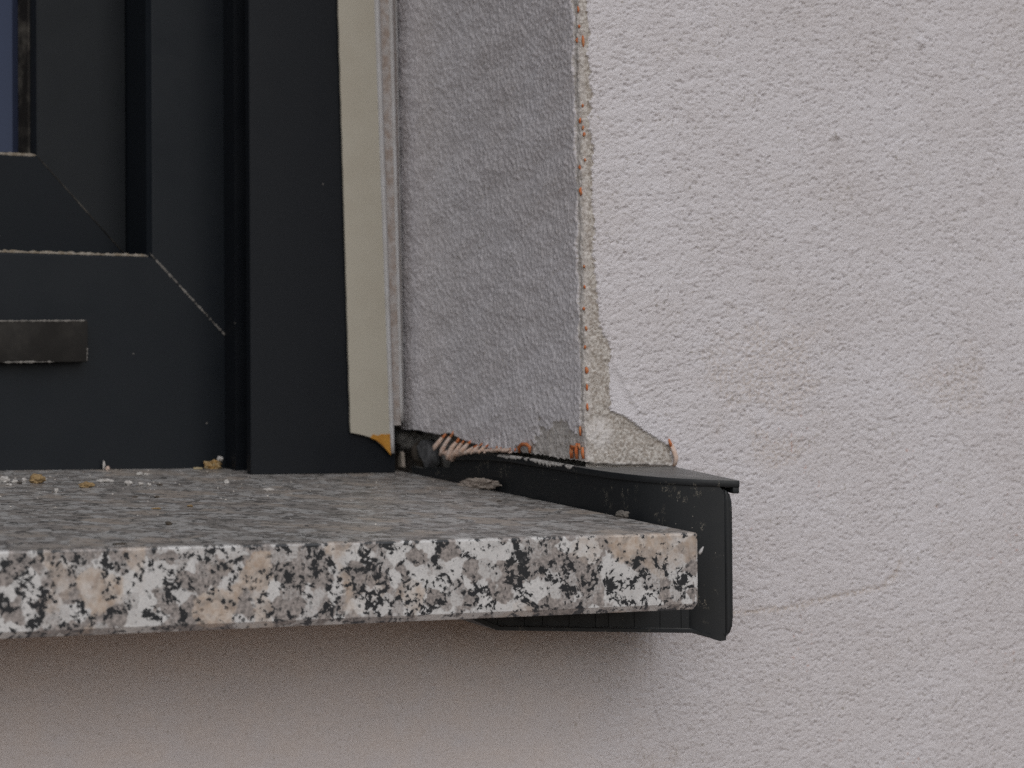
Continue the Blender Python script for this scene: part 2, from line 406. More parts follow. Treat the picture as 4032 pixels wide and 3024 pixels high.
h_fac -= 0.55*np.exp(-(ck/0.4)**2)*sstep(-98, -84, Z)*sstep(-0.55, 0.1, vnoise(Z/4, Z*0, 122)+0.2)
ar = seg_dist(X, Z+0.8*vnoise(X/5, X*0, 123), [(76, -38.4), (103.7, -37.6), (131, -33), (156, -29.8), (162, -25), (165.2, -18.8)])
h_fac += -0.6*np.exp(-(ar/0.8)**2)*np.clip(0.35+0.9*vnoise(X/4, Z/4, 124),0,1)
# --- relief of the reveal coat: finer, diagonal brush marks
ca, sa = math.cos(math.radians(-38)), math.sin(math.radians(-38))
ur = RY*ca - Z*sa; vr = RY*sa + Z*ca
h_rev = 0.60*grains(ur/1.1, vr, 1.3, 0.62, 130) + 0.16*grains(RY, Z, 0.9, 0.5, 133) + 0.08*fbm(ur/1.8, vr/1.5, 131, 1) + 0.16*fbm(ur/5, vr/3, 132, 1) + 0.30*fbm(RY/18, Z/9, 140, 2) + 0.12*fbm(RY/1.6, Z/1.5, 141, 2)
h_rev += 0.85*vnoise((Z+0.4*RY)/11, RY/60, 147)
h_rev += 0.7*np.maximum(vnoise(RY/7+Z/12, Z/6-RY/20, 145)-0.5, 0)
# small voids left by the mesh near the bottom edge
for vy, vz0, vz1 in ((163.1, 33.8, 39), (157.2, 33.8, 38.3), (170, 35, 37.3), (175, 34.4, 36.6), (184, 33.5, 36), (94.6, 39.5, 41.2), (94.8, 34.5, 36.5), (92.2, 29, 33.2), (150, 31.4, 33), (98.5, 30, 33)):
    h_rev -= 2.6*np.exp(-(seg_dist(RY, Z, [(vy, vz0), (vy-0.2, vz1)])/0.75)**4)
# --- mortar relief
h_mor = -1.15 + 0.55*grains(S, Z, 1.25, 0.8, 150) + 0.3*grains(S, Z, 0.85, 0.7, 151) - 0.4*grains(S, Z, 1.9, 0.3, 152, .3, .6) + 0.35*fbm(S/6, Z/6, 155, 2)
h_mor += np.where((X > XC+3) & (Z < 50), 0.0, 0.25)
h_coat = np.where(REV, h_rev, np.where(inarc & upper, 0.5*(h_rev+h_fac*0.5), h_fac))
H = h_coat*(1-bare) + h_mor*bare
# lip of paint that stands up round the bare areas
H += 0.22*np.exp(-((D+0.7)/0.6)**2)*(S > 0)
# the facade steps back behind the end cap below the plaster edge
under = (X < 46.3+0.8*vnoise(Z/1.5, Z*0, 160)) & (Z < np.interp(X, [4, 8, 22, 40, 46], [26.9, 26.2, 25.7, 25.4, 24.6])) & upper
H = np.where(under & ~REV, -4.5, H)
lean = -0.011*(Z-27)*np.exp(-np.maximum(X-XC, 0)/40.0)*upper
# foot of the reveal
ry = np.array([89, 100, 111.9, 127, 142.8, 156.6, 172.9, 187, 200, 207, 214, 219.4, 229.6, 245, 261, 266, 272, 600])
rz = np.array([27.2, 28.0, 28.6, 30.2, 31.0, 31.8, 32.6, 34.9, 37.6, 39.4, 40.4, 39.4, 40.3, 42.0, 42.3, 43.4, 45.0, 46])
zmin = np.interp(RY, ry, rz) + 0.55*vnoise(RY/1.6, RY*0, 170) + 0.5*vnoise(RY/4, RY*0, 171)
rows, cols = S.shape
Zs = Z.copy()
edge = upper & (S < 0) & (Z < zmin) & (Z+DS >= zmin); Zs[edge] = zmin[edge]
gone = upper & (S < 0) & ((Z < zmin-1e-6) & ~edge)
P = np.stack([X+NX*H+lean, Y+NY*H, Zs], -1)
# drop reveal beyond the window, the slot of the sill, and mixed rows
RBACK = 263.0
gone |= upper & (RY > RBACK)
gone |= (Z > -23.6) & (S < 0) & (Z < 20)
gone |= (Z > -23.6) & ~upper & (S < 2.0)
keepv = ~gone
idx = np.arange(rows*cols).reshape(rows, cols)
Q = np.stack([idx[:-1, :-1], idx[:-1, 1:], idx[1:, 1:], idx[1:, :-1]], -1).reshape(-1, 4)
kv = keepv.ravel(); okq = kv[Q].all(1)
up_ = upper.ravel(); s_ = S.ravel()
okq &= ~((up_[Q].any(1) & ~up_[Q].all(1)) & (s_[Q] < 2.0).any(1))
Q = Q[okq]
dq = D.ravel()[Q].mean(1)
grain = fbm(S/1.5, Z/1.3, 180, 2, 0.8); patchy = fbm(S/26, Z/22, 185, 3)
soft = sstep(-0.1, 0.7, grain+0.25)
worn = np.clip(0.55*coarse*soft + 0.85*np.exp(-(ar/1.5)**2)*soft*(~REV) + 0.35*sstep(17, 5, np.abs(X-38))*sstep(-38, -52, Z)*soft*sstep(-.2, .5, patchy) + 0.10*sstep(0.25, 0.8, patchy)*soft, 0, 1)*np.where(REV, 0.3, 1.0)
speck = sstep(0.62, 0.85, fbm(S/1.9, Z/1.7, 190, 2, 0.6))*sstep(0.0, 0.5, patchy+0.35*coarse+0.1)*0.75
speck = np.maximum(speck, smooth*sstep(0.72, 0.9, fbm(S/1.7, Z/1.7, 191, 2, 0.6))*0.65)
rust = sstep(0.72, 0.85, fbm(S/2.4, Z/2.0, 195, 2, .6))*sstep(0.35, 0.6, fbm(S/30+5, Z/26, 196, 2))*sstep(110, 20, Z)*sstep(40, 90, X)*0.55
tone = np.clip(0.4+0.6*fbm(S/50, Z/40, 200, 3) + 0.55*sstep(70, -110, Z), 0, 1)
smear = np.clip(sstep(7.0, 4.0, X)*0.42 + sstep(1, .4, np.hypot((X-10)/8, (Z-39)/9))*0.9 + REV*0.25 + sstep(27.5, 25.5, Z)*0.6, 0, 1)
Pf = P.reshape(-1, 3)
quads('render_coat', Pf, Q[dq <= 0], M_PL, wall, attrs={'worn': worn.ravel(), 'speck': speck.ravel(), 'rust': rust.ravel(), 'tone': tone.ravel(), 'grit': np.where(REV, 0.4, 1.0-0.55*smooth).ravel(), 'smooth_tint': (smooth*(0.6+0.35*fbm(S/14, Z/11, 205, 3))).clip(0, 1).ravel()})
o = quads('exposed_mortar', Pf, Q[dq > 0], M_MO, wall, attrs={'smear': smear.ravel()})
tag(o, 'bare sandy mortar strip and triangle where the corner coat broke off')
# broken underside of the reveal coat
up_cols = [c for c in range(cols) if s[c] < -0.5 and keepv[:, c][upper[:, c]].any()]
V, F, prev = [], [], None
for c in up_cols:
    rws = np.where(keepv[:, c] & upper[:, c])[0]
    if len(rws) == 0: continue
    p = P[rws[0], c]; k = len(V)
    V += [tuple(p), (p[0]+2.5+0.5*rng.random(), p[1]+0.3, p[2]+0.8*rng.random()), (p[0]+7, p[1]+0.5, p[2]+3.0)]
    if prev is not None: F += [(prev, k, k+1, prev+1), (prev+1, k+1, k+2, prev+2)]
    prev = k
mesh('broken_edge', V, F, M_MO, wall, True)

# wall round the detailed patch, out to the size of a real wall
def slab(name, x0, x1, z0, z1, y0=YF+0.15, y1=YF+60):
    return box(name, (x0, y0, z0), (x1, y1, z1), M_PL, wall)
XL, ZT = -1120, 1230                                  # far side and top of the opening
slab('wall_field', XC+252.3, 1900, -1050, 2300)
slab('wall_field', XL, XC+252.3, -1050, -128.3)
slab('wall_field', -2600, XL, -1050, 2300)
slab('wall_field', XL, XC-330.3, -128.3, -24)
slab('wall_field', XL, XC+252.3, ZT, 2300)
slab('wall_field', XC+0.2, XC+252.3, 255.9, ZT)
box('reveal_field', (XR-2.3, YF+RA, 255.9), (XR+60, 262, ZT), M_PL, wall)
box('reveal_field', (XL-60, YF+60.2, -10), (XL-0.2, 262, ZT), M_PL, wall)
box('soffit', (XL, YF+60.2, ZT+0.2), (XR+60, 262, ZT+60), M_PL, wall)
box('wall_core', (XC+8, YF+12, -128), (XC+252, 340, 255), M_RUBBLE, wall)
box('wall_core', (-1300, YF+8, -1050), (XC+8, 340, -40), M_RUBBLE, wall)

# orange reinforcing mesh: stubs that poke out along the corner
def corner_pt(x, zz, out=0.0):
    sx = max(0.0, min(1.0, (XC-x)/RA)); t = math.asin(sx)
    return Vector((XC-RA*sx - math.sin(t)*out - 0.011*(zz-27), YF+RA*(1-math.cos(t)) - math.cos(t)*out, zz))
stubs = [(3.3, 91.2, 1.3), (3.3, 82.9, 1.9), (3.1, 75.0, 1.0), (3.4, 66.0, 1.7), (3.4, 58.0, 1.9), (3.3, 49.9, 2.0), (2.4, 217.5, 2.6), (4.4, 213.5, 4.6), (3.0, 209.9, 1.0), (4.5, 203.1, 3.0),
         (2.3, 205.0, 2.0), (2.3, 180.9, 1.0), (4.0, 176.1, 1.2), (2.4, 171.0, 2.0), (4.0, 167.6, 1.2), (2.4, 160.5, 1.6), (4.2, 164, 1.0), (2.4, 150.0, 1.0), (2.4, 141.0, 2.2), (2.6, 133.0, 1.0), (4.2, 154.5, 1.0), (3.0, 110.0, 1.0), (3.2, 100.0, 1.4), (2.5, 120.5, 0.9)]
for i, (x, zz, ln) in enumerate(stubs):
    r = (0.45 + 0.4*random.random()) if zz < 95 else 0.4+0.2*random.random()
    ln *= random.uniform(.8, 1.9); zz += random.uniform(-.9, .9); x += random.uniform(-.3, .4)
    if zz > 95 and i % 4 == 3: continue
    pts = [corner_pt(x+0.35*(random.random()-.5), zz-ln/2+ln*k/4, -0.62+0.35*math.sin(math.pi*k/4)+random.uniform(-.22, .22)) for k in range(5)]
    tube('mesh_strand', pts, [r*0.5, r, r*1.15, r*.95, r*0.4], M_ORANGE, wall)
# threads at the foot of the corner
XT = 1.9
def thr(pts, r, mt=M_ORANGE, nm='mesh_strand'):
    return tube(nm, [(x, y, zz) for x, y, zz in pts], [r*(0.75 if k in (0, len(pts)-1) else 1) for k in range(len(pts))], mt, wall)
thr([(XT, 93.6, 42.0), (XT-.3, 93.2, 40.5), (XT, 93.4, 38.2)], 0.55)
thr([(XT, 101.5, 33.9), (XT-.5, 100.8, 31), (XT, 101.2, 28.6)], 0.6)
thr([(XT, 99.8, 33.5), (XT-.5, 99.6, 31), (XT, 99.8, 28.9)], 0.5)
thr([(XT, 101.8, 33.9), (XT-.5, 98.5, 33.4), (XT-.3, 95.5, 34)], 0.65)
thr([(XT, 96.3, 35), (XT-.6, 96.0, 32), (XT-.2, 96.1, 28.4)], 0.85)
thr([(XT, 94.6, 34.8), (XT-.4, 94.0, 34.0), (XT-.2, 93.2, 32.4)], 0.6)
thr([(XT, 91.8, 33.3), (XT-.3, 91.3, 31), (XT+.2, 91.5, 28.6)], 0.75)
# arch of mesh over the dark hole on the reveal foot
thr([(XT, 146.0, 31.2), (XT-.6, 145.5, 33.4), (XT-.7, 142.5, 34.8), (XT-.7, 138.5, 34.7), (XT-.6, 135.8, 33.6), (XT-.3, 136.2, 31.0)], 0.8)
thr([(XT, 154.0, 33.2), (XT-.5, 153.7, 31.5)], 0.6); thr([(XT, 149.5, 33), (XT-.5, 149.2, 31.7)], 0.5)
thr([(XT, 166.0, 34.0), (XT-.6, 166.3, 32.3)], 0.7); thr([(XT, 162.2, 33.6), (XT-.6, 162.6, 32.2)], 0.55)
# comb of plaster-coated threads hanging at the back of the reveal
comb = [((215.5, 39.8), (219.6, 32.3), 1.0), ((207.4, 41.0), (213.5, 30.5), 1.05), ((202.6, 38.4), (206.5, 28.6), 1.25), ((197.0, 37.2), (199.6, 29.6), .95), ((191.0, 36.6), (194.3, 30.2), .95), ((186.2, 34.4), (189.0, 30.6), .8), ((180.0, 35.3), (182.4, 31.0), .8), ((175.4, 34.6), (176.0, 31.3), .85), ((171, 33.2), (171.5, 30.9), .6)]
for (ya, za), (yb, zb_), r in comb:
    ym, zm = (ya+yb)/2-0.5, (za+zb_)/2
    ya += random.uniform(-.8, .8); yb += random.uniform(-1, 1); zb_ += random.uniform(-.8, .6); r *= random.uniform(.8, 1.15)
    thr([(XT+.6, ya, za), (XT-1.2, ya*.7+yb*.3, za*.7+zb_*.3)], r*0.8)
    tube('mesh_strand', [(XT-1.1, ya*.75+yb*.25, za*.75+zb_*.25), (XT-2.6, ym, zm), (XT-4.0, yb*.8+ya*.2, zb_*.8+za*.2), (XT-4.4, yb, zb_)], [r*.75, r, r*1.1, r*.5], M_PINK, wall)
# ragged strip of old plaster that the threads end in
V, F = [], []; n = 60
top = lambda y: float(np.interp(y, [150, 170, 185, 200, 207, 214], [32.6, 32.6, 32.2, 31.8, 32.2, 31.5]))
bot = lambda y: float(np.interp(y, [150, 160, 170, 182, 192, 200, 202.5, 204.5, 207, 210, 214], [31.2, 31.5, 31.5, 31, 30.3, 28.9, 27.8, 27.2, 27.9, 30.1, 30.2]))
for i in range(n+1):
    y = 150+64*i/n; b = bot(y)+0.9*(random.random()-.5); t = top(y)+.9*(random.random()-.5); xx = XT-3.6+0.7*random.random()
    V += [(xx+1.2, y, t+.3), (xx-.8, y, (t*.6+b*.4)), (xx-.7, y, (t*.2+b*.8)), (xx+.4, y, b), (xx+2.0, y, b+.5)]
    if i:
        k = (i-1)*5; F += [(k+j, k+5+j, k+6+j, k+1+j) for j in range(4)]
o = mesh('plaster_fringe', V, F, M_PINK, wall, True)
# fibre bundle at the right end of the bare triangle
for k in range(3):
    tube('mesh_strand', [(45.4+k*.5, YF-.3, 25+.3*k), (46+.3*k, YF-1.0, 28.5), (45.0+k*.4, YF-.7, 31.5), (43.6+k*.7, YF-.2, 34.5)], [.5, .8, .7, .3], M_PINK, wall)
tube('mesh_strand', [(43.2, YF-.2, 36.6), (43.6, YF-.75, 34.8), (44.2, YF-.3, 33.0)], [.3, .75, .4], M_ORANGE, wall)

# ------------------------------------------------------------------ window behind
win = thing('window', 'anthracite window frame with mitred corner and bluish glass pane', 'window')
FX0, FX1, FZ0, FZ1 = -1104.0, -16.0, 22.0, 1262.0     # outer frame
def member(name, prof, side, x0, x1, z0, z1, mat, parent):
    """prof: (offset from outer edge inward, y). Mitred member of a rectangular frame."""
    n = len(prof); V = []
    for e in (0, 1):
        for o_, y in prof:
            if side == 'bottom': V.append(((x0+o_) if e == 0 else (x1-o_), y, z0+o_))
            if side == 'top': V.append(((x0+o_) if e == 0 else (x1-o_), y, z1-o_))
            if side == 'right': V.append((x1-o_, y, (z0+o_) if e == 0 else (z1-o_)))
            if side == 'left': V.append((x0+o_, y, (z0+o_) if e == 0 else (z1-o_)))
    F = [tuple(range(n))[::-1], tuple(range(n, 2*n))] + [(i, (i+1) % n, n+(i+1) % n, n+i) for i in range(n)]
    ob = mesh(name, V, F, mat, parent)
    bm = bmesh.new(); bm.from_mesh(ob.data); bmesh.ops.recalc_face_normals(bm, faces=bm.faces); bm.to_mesh(ob.data); bm.free()
    return ob
pB = [(0, 280), (99.2, 280), (99.9, 280.4), (101.6, 283.2), (101.6, 309), (101.6, 340), (0, 340)]
for sd, nm in (('bottom', 'frame_bottom_rail'), ('right', 'frame_stile'), ('left', 'frame_stile'), ('top', 'frame_top_rail')):
    member(nm, pB, sd, FX0, FX1, FZ0, FZ1, M_FRAME, win)
# sash
SX0, SX1, SZ0, SZ1 = FX0+102.2, FX1-102.2, FZ0+102.6, FZ1-102.2
pA = [(0, 308.5), (43.5, 305), (44.3, 305.6), (45.6, 322.5), (46.5, 322.6), (46.5, 346), (0, 346)]
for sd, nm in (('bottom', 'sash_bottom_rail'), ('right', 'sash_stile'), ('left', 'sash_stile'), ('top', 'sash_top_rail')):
    member(nm, pA, sd, SX0, SX1, SZ0, SZ1, M_FRAME if 'rail' in nm else M_SASH, win)  # rails get the darker anthracite: their weaker reflection is put into the colour
pG = [(44.9, 313), (45.8, 313.4), (47.4, 322.4), (45.7, 322.4)]
for sd in ('bottom', 'right', 'left', 'top'):
    member('glazing_gasket', pG, sd, SX0, SX1, SZ0, SZ1, M_GASK, win)
tube('mitre_joint', [(SX1-44, 304.95, SZ0+44), (SX1-20, 306.9, SZ0+20), (SX1-.5, 308.4, SZ0+.5)], [0.3, 0.3, 0.3], M_GASK, win, 6)
box('pane', (SX0+45.8, 322.9, SZ0+45.8), (SX1-45.8, 329, SZ1-45.8), M_GLASS, win)
box('dark_room', (FX0, 420, FZ0), (FX1, 424, FZ1), M_ROOM, win)
# dusty upper edge of the bottom rail and of the sash rail
def ragged(name, pts, hw, mat, parent, y, n=90, jit=0.5):
    """irregular crust of dust along a line in the XZ plane."""
    V, F = [], []
    L = [Vector((a, 0, b)) for a, b in pts]
    tot = [(L[i+1]-L[i]).length for i in range(len(L)-1)]; T = sum(tot)
    for i in range(n+1):
        d = T*i/n; k = 0
        while k < len(tot)-1 and d > tot[k]: d -= tot[k]; k += 1
        p = L[k].lerp(L[k+1], min(1, d/tot[k])); t = (L[k+1]-L[k]).normalized(); nn = Vector((-t.z, 0, t.x))
        w = hw*(1+jit*(random.random()*2-1))*(1 if 0 < i < n else 0.2); c = p + nn*hw*jit*0.6*(random.random()-.5)
        a, b = c+nn*w, c-nn*w
        V += [(a.x, y, a.z), (c.x, y-0.35-0.25*random.random(), c.z), (b.x, y, b.z)]
        if i: q = (i-1)*3; F += [(q, q+3, q+4, q+1), (q+1, q+4, q+5, q+2)]
    return mesh(name, V, F, mat, parent, True)
ob = [c for c in win.children if c.name.startswith('frame_bottom_rail')][0]
ragged('dust_line', [(-330, 122.5), (-117.5, 122.5)], 0.8, M_DUST, win, 281.2, 140, 0.45)
ragged('dust_line', [(-330, 169.2), (-162.8, 169.2)], 0.8, M_DUST, win, 305.6, 120, 0.45)
M_WELD = mat_simple('weld_chalk', (0.22, 0.205, 0.19), (0.09, 0.085, 0.08), 4, 0.95, 0.2, 0.7)
ragged('weld_seam', [(-117.5, 124.0), (-80, 86.5)], 0.38, M_WELD, win, 279.93, 90, 0.95)
# weep-hole cover
def tilt(c): return [c[0]-2.2, c[1], c[2] + 0.02*(c[0]+148)]
wc = extrude('weep_cover', [(-190, 73.2), (-147.6, 73.2), (-147.6, 92.0), (-190, 92.0)], 1, 272.5, 279.9, M_WEEP, win, 0.8, 2, tilt)
ragged('dust_line', [(-192, 91.0), (-151, 91.8)], 0.4, M_WELD, wc, 272.6, 60, 0.4)
ragged('dust_line', [(-190, 72.7), (-176, 73.0), (-166, 73.1)], 0.35, M_WELD, wc, 272.3, 22, 0.7)
ragged('dust_line', [(-150.6, 73.6), (-150.3, 79.5)], 0.3, M_WELD, wc, 272.3, 12, 0.7)

# ------------------------------------------------------------------ shutter guide rail in front of the frame
rail = thing('shutter_guide_rail', 'anthracite upright guide rail standing on the sill next to the cream strip', 'guide rail')
prof = [(-81.5, 247.4), (-81.1, 247), (-8.5, 247), (-8.5, 279.6), (-80.4, 279.6), (-80.4, 267.5), (-62, 267.5), (-62, 251.5), (-81.5, 251.5)]
extrude('rail_profile', prof, 2, 22.0, 1262, M_RAIL, rail)
box('brush_seal', (-79.4, 268.6, 24.4), (-62.2, 270.5, 1262), M_GASK, rail)

# ------------------------------------------------------------------ plaster stop strip at the back of the reveal
strip = thing('plaster_stop_strip', 'cream plastic strip with torn lower end between dark rail and reveal', 'plastic strip')
def lx(z_, a, b): return a + (b-a)*(z_-41)/(241-41)
V, F = [], []
rowsz = list(np.linspace(1225, 260, 6)) + list(np.linspace(250, 46, 26))
for zz in rowsz:
    xl = lx(zz, -32.4, -37.6) + 0.12*math.sin(zz/2.7); xr = lx(zz, -12.2, -17.2)
    for k in range(6):
        f = k/5; V.append((xl+(xr-xl)*f, 245.2, zz))
nb = 6
botz = [40.7, 40.0, 39.0, 37.9, 34.5, 31.0]
for f, bz in zip([0, .2, .4, .6, .8, 1], botz):
    V.append((-32.3+(20.4)*f, 245.2, bz))
nr = len(rowsz)+1
for i in range(nr-1):
    for k in range(5): F.append((i*6+k, i*6+k+1, (i+1)*6+k+1, (i+1)*6+k))
ob = mesh('film', V, F, M_CREAM, strip, False)
sol = ob.modifiers.new('thickness', 'SOLIDIFY'); sol.thickness = 0.0012; sol.offset = 0
ye = [(-22.6, 38.4), (-21.2, 40.1), (-18.5, 39.4), (-16.6, 40.2), (-14.6, 40.0), (-12.4, 40.2), (-12.0, 30.2), (-13.5, 31.9), (-16.2, 34.7), (-19.4, 37.2)]
bm_y = extrude('yellow_adhesive_patch', [(a, b-.2) for a, b in ye], 1, 243.9, 244.55, M_YEL, strip, 0.15, 1)
tag(bm_y, 'torn yellow adhesive patch at the lower tip of the cream strip')
def along(name, sec, mat, z0, z1, parent, lean=-0.0335, n=40, closed=True, jit=0.0):
    V, F = [], []; k = len(sec)
    for i in range(n+1):
        zz = z0+(z1-z0)*i/n
        for (x, y) in sec: V.append((x+float(np.interp(x, [-12, 2], [-0.0335, -0.011]))*(zz-41) + jit*(random.random()-.5), y + jit*(random.random()-.5), zz))
    for i in range(n):
        for j in range(k if closed else k-1): F.append((i*k+j, i*k+(j+1) % k, (i+1)*k+(j+1) % k, (i+1)*k+j))
    if closed: F += [tuple(range(k))[::-1], tuple(range(n*k, n*k+k))]
    return mesh(name, V, F, mat, parent, True)
along('bead', [(-12.6, 245.6), (-12.2, 243.8), (-11.2, 243.2), (-10.3, 243.9), (-10.0, 246), (-10.2, 249)], M_BEAD, 31, 258, strip)
along('stained_joint', [(-10.3, 244.4), (-9.0, 245.1), (-7.4, 245.7), (-5.6, 246.3)], M_FILL, 44, 258, strip, closed=False, n=260, jit=0.35, lean=-0.0335)
along('bead', [(-6.0, 252), (-5.9, 245.9), (-5.0, 245.3), (-4.2, 246.1), (-3.9, 253)], M_BEAD, 46, 258, strip)
along('stained_joint', [(-4.4, 246.6), (-3.2, 248.4), (-1.4, 251.4), (-.1, 255.5)], M_FILL, 46, 258, strip, closed=False, n=260, jit=0.3, lean=-0.02)
along('bead', [(-.6, 257.2), (-0.4, 255.4), (.5, 254.9), (1.2, 255.8), (2.6, 262.5), (1, 263)], M_BEAD, 45, 258, strip, lean=-0.011)

# ------------------------------------------------------------------ granite sill
y1 = 281.5; b = 1.6
sec = [(0, -30+2.6), (0, -1.0), (0.3, -0.3), (1.0, 0), (y1, 0), (y1, -30), (2.6, -30)]
def slope(c): return [c[0], c[1], c[2]+SL*c[1]]
n = len(sec); V = []
for x, ins in ((-1118, 0), (-1.6, 0), (-0.5, 0.5), (0, 1.6)):
    for k, (a, c) in enumerate(sec):
        yy = a+ins if a < 50 else a
        zz = c-ins*0.6 if c > -10 else c+ins*0.6
        V.append(slope([x, yy, zz]))
F = [tuple(range(n))[::-1], tuple(range(3*n, 4*n))]
for i in range(3): F += [(i*n+j, i*n+(j+1) % n, (i+1)*n+(j+1) % n, (i+1)*n+j) for j in range(n)]
sill = mesh('window_sill', V, F, M_GR, None)
bm = bmesh.new(); bm.from_mesh(sill.data); bmesh.ops.recalc_face_normals(bm, faces=bm.faces); bm.to_mesh(sill.data); bm.free()
tag(sill, 'speckled white grey and peach granite sill slab with dusty top', 'window sill')

# ------------------------------------------------------------------ black end cap that holds the sill
cap = thing('sill_end_cap', 'black plastic end cap gripping the right end of the granite sill', 'end cap')
PO = 17.08
def fz(y): return PO + SL*(min(y, 185) - max(0, min(y, 185)-125)**2/120.0)     # level of the flange: dips where it was pushed down at the back
path = [(0.3, 247, 3.0, -25), (0.3, 236, 3.2, -25), (0.3, 228, 4.5, -25), (0.3, 209, 6.0, -25), (0.3, 206.5, fz(206)-SL*206-2.4, -25), (0.3, 200, fz(200)-SL*200-2.4, -25), (0.3, 175, fz(175)-SL*175-2.4, -25), (0.3, 150, fz(150)-SL*150-2.4, -26), (0.4, 120, PO-2.4, -28), (0.8, 100, PO-2.4, -30), (1.6, 85, PO-2.4, -32),
        (3.4, 70, PO-2.4, -34), (6.2, 59, PO-2.4, -36), (9.4, 51.5, PO-2.4, -38), (13.4, 45.2, PO-2.4, -40), (18, 40.2, PO-2.4, -43.0), (23, 36.2, PO-2.4, -45.2), (27.6, 33.2, PO-2.4, -47.3), (30.4, 31.6, PO-2.4, -48.1), (32.6, 30.7, 11.6, -47.6)]
V, F = [], []
nz_ = 10
for i, (x, y, tz, bz) in enumerate(path):
    p0 = path[max(i-1, 0)]; p1 = path[min(i+1, len(path)-1)]
    d = Vector((p1[0]-p0[0], p1[1]-p0[1])).normalized(); nn = Vector((-d.y, d.x))   # towards the outside (+x)
    for off in (0.0, 2.6):
        for k in range(nz_+1):
            zz = bz+(tz-bz)*k/nz_
            V.append((x+nn.x*off, y+nn.y*off, zz+SL*y))
st = 2*(nz_+1)
for i in range(len(path)-1):
    a, c = i*st, (i+1)*st
    for k in range(nz_):
        F.append((a+k, c+k, c+k+1, a+k+1)); F.append((a+nz_+1+k, a+nz_+2+k, c+nz_+2+k, c+nz_+1+k))
    F.append((a+nz_, c+nz_, c+2*nz_+1, a+2*nz_+1)); F.append((a, a+nz_+1, c+nz_+1, c))
e = (len(path)-1)*st
F += [(e+k, e+nz_+1+k, e+nz_+2+k, e+k+1) for k in range(nz_)] + [(k, k+1, nz_+2+k, nz_+1+k) for k in range(nz_)]
ob = mesh('upstand', V, F, M_CAP, cap, True); ob.data.set_sharp_from_angle(angle=math.radians(40))
bm = bmesh.new(); bm.from_mesh(ob.data); bmesh.ops.recalc_face_normals(bm, faces=bm.faces); bm.to_mesh(ob.data); bm.free()
# rounded outer nose: side view outline in Y-Z, seen as the slim strip at the right
nose = [(-46.0, 0), (-44.6, 2.4), (-42.0, 3.9), (-38, 4.4), (4, 4.4), (8.5, 4.1), (11.2, 3.0), (12.6, 1.4), (13.1, 0)]
V, F = [], []
for i, (zz, w) in enumerate(nose):
    for (px, py) in ((32.3, 30.75), (32.3+w*0.45, 30.2), (32.3+w*0.8, 30.5), (32.3+w, 32.0), (32.3+w+.2, 50), (32.3+w+.2, 86)):
        V.append((px, py, zz+SL*py))
    if i: a = (i-1)*6; F += [(a+k, a+k+1, a+7+k, a+6+k) for k in range(5)]
ob = mesh('outer_flank', V, F, M_CAP, cap, True)
sol = ob.modifiers.new('thickness', 'SOLIDIFY'); sol.thickness = 0.002; sol.offset = -1
# top flange: curved front edge, straight outer edge, drip nib
outl = [(-1.2, 205), (-1.2, 190), (-1.2, 170), (-1.2, 150), (-1.1, 120), (-0.6, 98), (0.3, 84), (2.0, 71), (4.6, 60.5), (8.0, 52), (12, 45.6), (17, 40), (22.5, 35.6), (29, 31.6), (35.5, 28.3), (37.6, 27.6), (38.3, 28.4), (40.2, 45), (42.6, 65), (45.0, 86.5), (45.0, 88.3), (5.0, 88.3), (3.6, 93), (3.6, 150), (3.6, 170), (3.6, 190), (3.6, 205)]
V = [(x, y, fz(y)) for x, y in outl] + [(x, y, fz(y)-2.9) for x, y in outl]; n = len(outl)
F = [tuple(range(n)), tuple(range(n, 2*n))[::-1]] + [(i, n+i, n+(i+1) % n, (i+1) % n) for i in range(n)]
bevelled('top_flange', V, F, M_CAP, cap, 0.55, 2)
ob = extrude('drip_nib', [(35.3, 28.9), (38.0, 28.2), (39.7, 45), (44.3, 86), (41.6, 86), (37.4, 46)], 2, PO-5.4, PO-2.6, M_CAP, cap, 0.4, 2, slope)
# support tongue under the slab: floor plate, ribs and tip
def tong(c): return [c[0], c[1], c[2]+SL*c[1]]
V = []; fl = [(17, -43.4), (-71.5, -39.1)]
fp = [(25.5, 31, -46.6), (17, 31, -44.2), (-72.5, 31, -39.6), (-88, 31, -33.2), (-90.5, 31, -31.2), (-88, 31, -31.0), (-71, 31, -37.9), (17, 31, -42.6), (25.5, 31, -45.0)]
V = [tong(p) for p in fp] + [tong((p[0], 82, p[2])) for p in fp]; n = len(fp)
F = [tuple(range(n))[::-1], tuple(range(n, 2*n))] + [(i, (i+1) % n, n+(i+1) % n, n+i) for i in range(n)]
bevelled('support_tongue', V, F, M_CAP, cap, 0.3, 1)
for x in (14, 4, -8, -20, -26, -38, -50, -58, -70, -79):
    zb_ = float(np.interp(x, [-88, -71, 17], [-31.4, -38.2, -42.8]))
    V = [tong(p) for p in ((x-.8, 33.75, -30.5), (x+.8, 33.75, -30.5), (x+.8, 33.75, zb_), (x-.8, 33.75, zb_), (x-.8, 80, -30.5), (x+.8, 80, -30.5), (x+.8, 80, zb_), (x-.8, 80, zb_))]
    mesh('rib', V, [(0, 1, 2, 3), (7, 6, 5, 4), (0, 4, 5, 1), (1, 5, 6, 2), (2, 6, 7, 3), (3, 7, 4, 0)], M_CAP, cap)
V = [tong(p) for p in ((17, 34, -30.4), (-84, 34, -30.4), (-84, 34, -32.4), (-71, 34, -37.9), (17, 34, -42.5))]
mesh('tongue_web', V, [(0, 1, 2, 3, 4)], M_CAP, cap)
